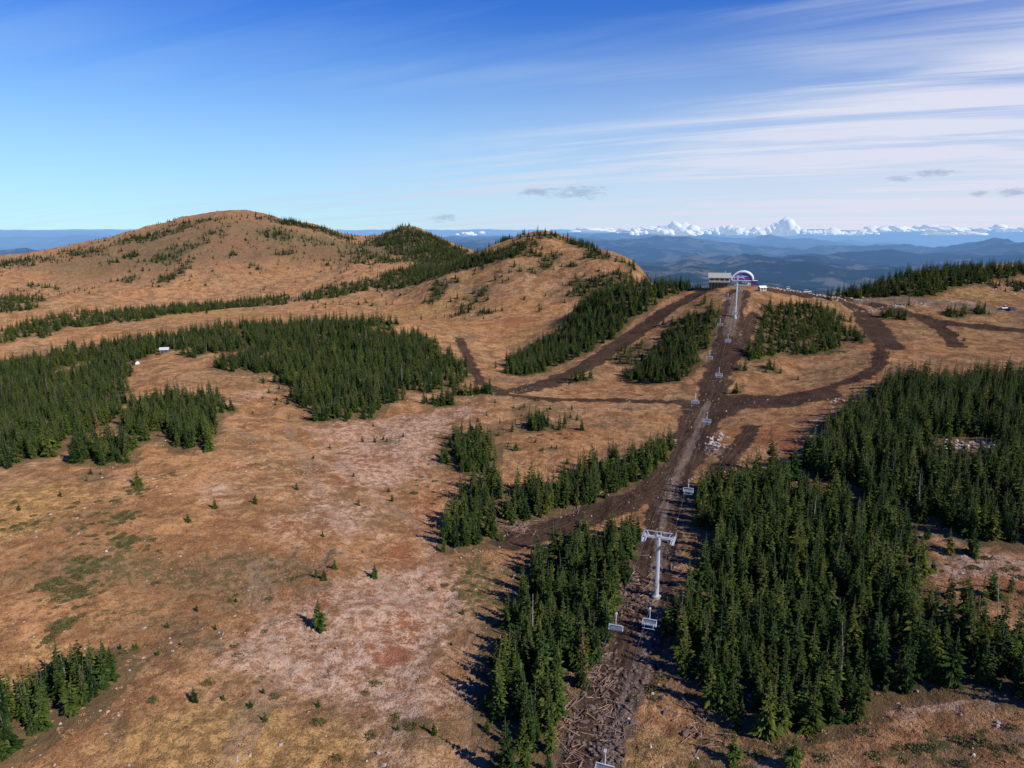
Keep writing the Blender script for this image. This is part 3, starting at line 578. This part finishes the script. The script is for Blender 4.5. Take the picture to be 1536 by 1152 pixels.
mb=MB(); mb.box((0,-5.9,3.0),(13,3.2,.2)); mb.box((0,-7.45,4.0),(13,.08,.1)); mb.box((0,-7.45,3.5),(13,.06,.06))
for k in range(8): mb.box((-6.3+k*1.8,-7.45,3.55),(.1,.1,.95)); mb.box((-6.3+k*1.8,-7.3,1.0),(.22,.22,3.8))
mb.obj('deck',[WOOD],parent=par)
def cabin(name,u,v,w,rc,wc,rz):
    q=site(u,v); g=float(hz(*q)); mb=MB(); h=w*.45
    mb.box((0,0,h/2-.2),(w,w*.7,h+.4),0); mb.add([(-w/2,-w*.35,h+.01),(w/2,-w*.35,h+.01),(w/2,w*.35,h+.01),(-w/2,w*.35,h+.01),(-w/2,0,h*1.5),(w/2,0,h*1.5)],[(0,4,3),(1,2,5)],0)
    for s in(-1,1): mb.add([(-w*.58,s*w*.45,h*.94),(w*.58,s*w*.45,h*.94),(w*.58,0,h*1.56),(-w*.58,0,h*1.56),(-w*.58,s*w*.45,h*1.0),(w*.58,s*w*.45,h*1.0),(w*.58,0,h*1.64),(-w*.58,0,h*1.64)],[(0,1,2,3),(4,7,6,5),(0,4,5,1),(3,2,6,7),(0,3,7,4),(1,5,6,2)],1)
    mb.box((-w*.2,-w*.355,h*.45),(w*.18,.06,h*.8),2); mb.box((w*.22,-w*.355,h*.6),(w*.25,.06,h*.35),2)
    mb.obj(name,[wc,rc,GLASS],(q[0],q[1],g),rz)
cabin('small_cabin',247,529,4.6,simple('pale_roof',(.55,.55,.55),.6),WOOD,.3); cabin('small_cabin',203,547,3.6,simple('red_roof',(.3,.09,.06),.7),WHITE,-.4); cabin('small_shed',1143,436,4,WHITE,SIDING,.2)
def truck(u,v,col,rz,van=False):
    q=site(u,v); g=float(hz(*q)); mb=MB(); M=simple('car_paint',col,.3,0,.04)
    def prism(prof,w,mi):
        k=len(prof); vs=[(x,-w/2,z) for x,z in prof]+[(x,w/2,z) for x,z in prof]
        mb.add(vs,[tuple(range(k)),tuple(range(k,2*k))[::-1]]+[(i,i+k,(i+1)%k+k,(i+1)%k) for i in range(k)],mi)
    prism([(-2.7,.5),(2.7,.5),(2.75,1.0),(2.5,1.15),(-2.65,1.15),(-2.75,.8)],1.9,0)
    top=[(-2.5,1.15),(1.4,1.15),(.8,1.85),(-2.3,1.85)] if van else [(-.9,1.15),(1.4,1.15),(.75,1.85),(-.7,1.85)]
    prism(top,1.6,1); prism([(top[3][0]+.05,1.84),(top[2][0]-.05,1.84),(top[2][0]-.15,1.92),(top[3][0]+.15,1.92)],1.55,0)
    for x in(-1.7,1.75):
        for s in(-1,1): mb.cyl((x,s*.95,.4),(x,s*.72,.4),.42,.42,14,2)
    mb.obj('pickup_truck' if not van else 'parked_van',[M,GLASS,DSTEEL],(q[0],q[1],g+.1),rz)
truck(1507,464,(.75,.75,.75),.2);truck(1518,466,(.08,.08,.1),.3,True);truck(1182,434,(.7,.7,.7),1.2);truck(1210,437,(.5,.5,.5),.2,True)
# ------------------------------------------------------------ clouds on the horizon
import bmesh
bm=bmesh.new()
def puff(u,v,d,w,h,cnt):
    a,b=ratios(u,v)
    for i in range(cnt):
        t=rng.normal(0,.42); s=max(.3,1-abs(t)*.8)*rng.uniform(.5,1)
        cx=a*d+t*w; cy=d+rng.normal(0,.3)*w; cz=b*d+h*.40*s*rng.uniform(.2,1.5)
        res=bmesh.ops.create_icosphere(bm,subdivisions=3,radius=1.0)
        o=rng.uniform(0,99,2)
        V=res['verts']; co=np.array([vv.co[:] for vv in V]); nn=fbm(co[:,0]*1.4+o[0]+co[:,2],co[:,1]*1.4+o[1]-co[:,2],3,2)
        for vv,k in zip(V,nn):
            f=.65+.7*k; vv.co=(cx+vv.co.x*f*w*.24*s,cy+vv.co.y*f*w*.24*s,cz+max(vv.co.z,-.35)*f*h*.45*s)
puff(1178,352,30000,1100,800,34);puff(1135,353,30500,1000,450,18);puff(1092,352,30500,900,560,18);puff(1020,353,31000,1500,620,26);puff(955,354,31000,700,420,12);puff(1330,348,33000,1800,420,18);puff(1420,347,33000,2200,380,18);puff(1510,348,33000,1500,380,14);puff(1250,352,32000,1500,360,16)
for u in range(880,1540,44): puff(u+rng.uniform(-12,12),352+rng.uniform(-8,1),rng.uniform(32000,35000),rng.uniform(1200,2600),rng.uniform(170,330),9)
for u in (700,722,930): puff(u,353,33000,800,240,6)
cm=bpy.data.meshes.new('cumulus_clouds'); bm.to_mesh(cm); bm.free(); cm.polygons.foreach_set('use_smooth',[True]*len(cm.polygons))
co_=bpy.data.objects.new('cumulus_clouds',cm); COL.objects.link(co_)
m,nt,out=newmat('cloud_vapour_glow'); d=N(nt,'ShaderNodeBsdfDiffuse',{'Color':(.84,.84,.85,1)}); e=N(nt,'ShaderNodeEmission',{'Color':(.50,.66,.88,1),'Strength':1.0})  # bluish emission mixed into the white stands in for haze over the clouds
s=N(nt,'ShaderNodeMixShader',{0:.55,1:d.outputs[0],2:e.outputs[0]}); nt.links.new(s.outputs[0],out.inputs[0]); cm.materials.append(m)
# ------------------------------------------------------------ sky and sun
EL=math.radians(36); sd=np.array([.78,-.62]); SAZ=math.atan2(sd[0],sd[1])
w=bpy.data.worlds.new('World'); scene.world=w; w.use_nodes=True; nt=w.node_tree; nt.nodes.clear()
try: w.cycles.sampling_method='NONE'
except Exception: pass
out=nt.nodes.new('ShaderNodeOutputWorld')
sky=N(nt,'ShaderNodeTexSky',sky_type='NISHITA'); sky.sun_disc=False; sky.sun_elevation=EL; sky.sun_rotation=SAZ; sky.altitude=2200; sky.air_density=1.0; sky.dust_density=.4; sky.ozone_density=2.0
tc=N(nt,'ShaderNodeTexCoord'); dv=tc.outputs['Generated']; sp=N(nt,'ShaderNodeSeparateXYZ',{0:dv}); x,y,z=sp.outputs
zz=mt(nt,'ADD',mt(nt,'MAXIMUM',z,0.0),.10)
cv=N(nt,'ShaderNodeCombineXYZ',{0:mt(nt,'DIVIDE',x,zz),1:mt(nt,'DIVIDE',y,zz),2:0.0}).outputs[0]
r1=N(nt,'ShaderNodeMapping',{'Vector':cv,'Rotation':(0,0,math.radians(26))}).outputs[0]
mp=N(nt,'ShaderNodeMapping',{'Vector':r1,'Scale':(.28,2.1,1)}).outputs[0]
mp2=N(nt,'ShaderNodeMapping',{'Vector':r1,'Scale':(.22,.5,1),'Location':(3.1,1.7,0)}).outputs[0]
c1=noise(nt,mp,1.1,5,.62,.5); c2=noise(nt,mp2,1.1,3,.5,.3)
right=mr(nt,mt(nt,'ADD',x,mt(nt,'MULTIPLY',z,-.8)),-.5,.5)
elf=mr(nt,z,.58,.14)
cir=mt(nt,'MULTIPLY',mr(nt,c1,.38,.66),mr(nt,c2,.34,.62))
cir=mt(nt,'MULTIPLY',cir,mt(nt,'MULTIPLY',mt(nt,'ADD',mt(nt,'MULTIPLY',right,.85),.25),elf))
veil=mt(nt,'MULTIPLY',mr(nt,z,.28,.0),.56)
veil=mt(nt,'ADD',veil,mt(nt,'MULTIPLY',mt(nt,'MULTIPLY',right,mr(nt,z,.30,.05)),.26))
cf=mt(nt,'ADD',veil,mt(nt,'MULTIPLY',cir,.72),True)
tint=mx(nt,mr(nt,z,.02,.46),(0.62,1.06,1.32),(0.07,0.50,1.65))
base=mx(nt,1.0,sky.outputs[0],tint,'MULTIPLY')
col=mx(nt,cf,base,mx(nt,right,(5.2,7.0,8.8),(7.3,7.5,8.9)))
az=mt(nt,'ARCTAN2',x,y); el=mt(nt,'ARCSINE',z)
av=N(nt,'ShaderNodeCombineXYZ',{0:mt(nt,'MULTIPLY',az,28.0),1:mt(nt,'MULTIPLY',el,90.0),2:0.0}).outputs[0]; cn=noise(nt,av,1.9,5,.7)
tot=None
for u,v,wu,wv in [(868,288,44,12),(800,288,24,8),(662,327,24,7),(1404,260,26,6),(1345,268,20,4),(1520,288,26,7),(1465,291,12,4)]:
    a_,b_=ratios(u,v); A_=math.atan(a_); E_=math.atan(b_*math.cos(A_))
    dx=mt(nt,'DIVIDE',mt(nt,'SUBTRACT',az,A_),wu/F); dy=mt(nt,'DIVIDE',mt(nt,'SUBTRACT',el,E_),wv/F)
    g_=mt(nt,'EXPONENT',mt(nt,'MULTIPLY',mt(nt,'ADD',mt(nt,'MULTIPLY',dx,dx),mt(nt,'MULTIPLY',dy,dy)),-1.0))
    tot=g_ if tot is None else mt(nt,'ADD',tot,g_)
gf=mr(nt,mt(nt,'ADD',tot,mt(nt,'MULTIPLY',mt(nt,'SUBTRACT',cn,.5),2.6)),.35,1.2); gf=mt(nt,'MULTIPLY',gf,mt(nt,'MULTIPLY',mr(nt,tot,.08,.4),.75))
col=mx(nt,gf,col,(3.7,4.5,6.3))
bg=N(nt,'ShaderNodeBackground',{'Color':col,'Strength':.1}); nt.links.new(bg.outputs[0],out.inputs[0])
L=bpy.data.lights.new('sun','SUN'); L.energy=5.0; L.angle=math.radians(.5); L.color=(1,.95,.86)
so=bpy.data.objects.new('sun',L); COL.objects.link(so)
from mathutils import Vector
dirv=Vector((sd[0]*math.cos(EL),sd[1]*math.cos(EL),math.sin(EL))); so.rotation_euler=dirv.to_track_quat('Z','Y').to_euler()
# ------------------------------------------------------------ camera
cam=bpy.data.cameras.new('camera'); cam.sensor_width=36; cam.lens=F/1536*36; cam.clip_start=1; cam.clip_end=200000
cobj=bpy.data.objects.new('camera',cam); COL.objects.link(cobj); cobj.location=(0,0,0); cobj.rotation_euler=(math.radians(78),0,0); scene.camera=cobj
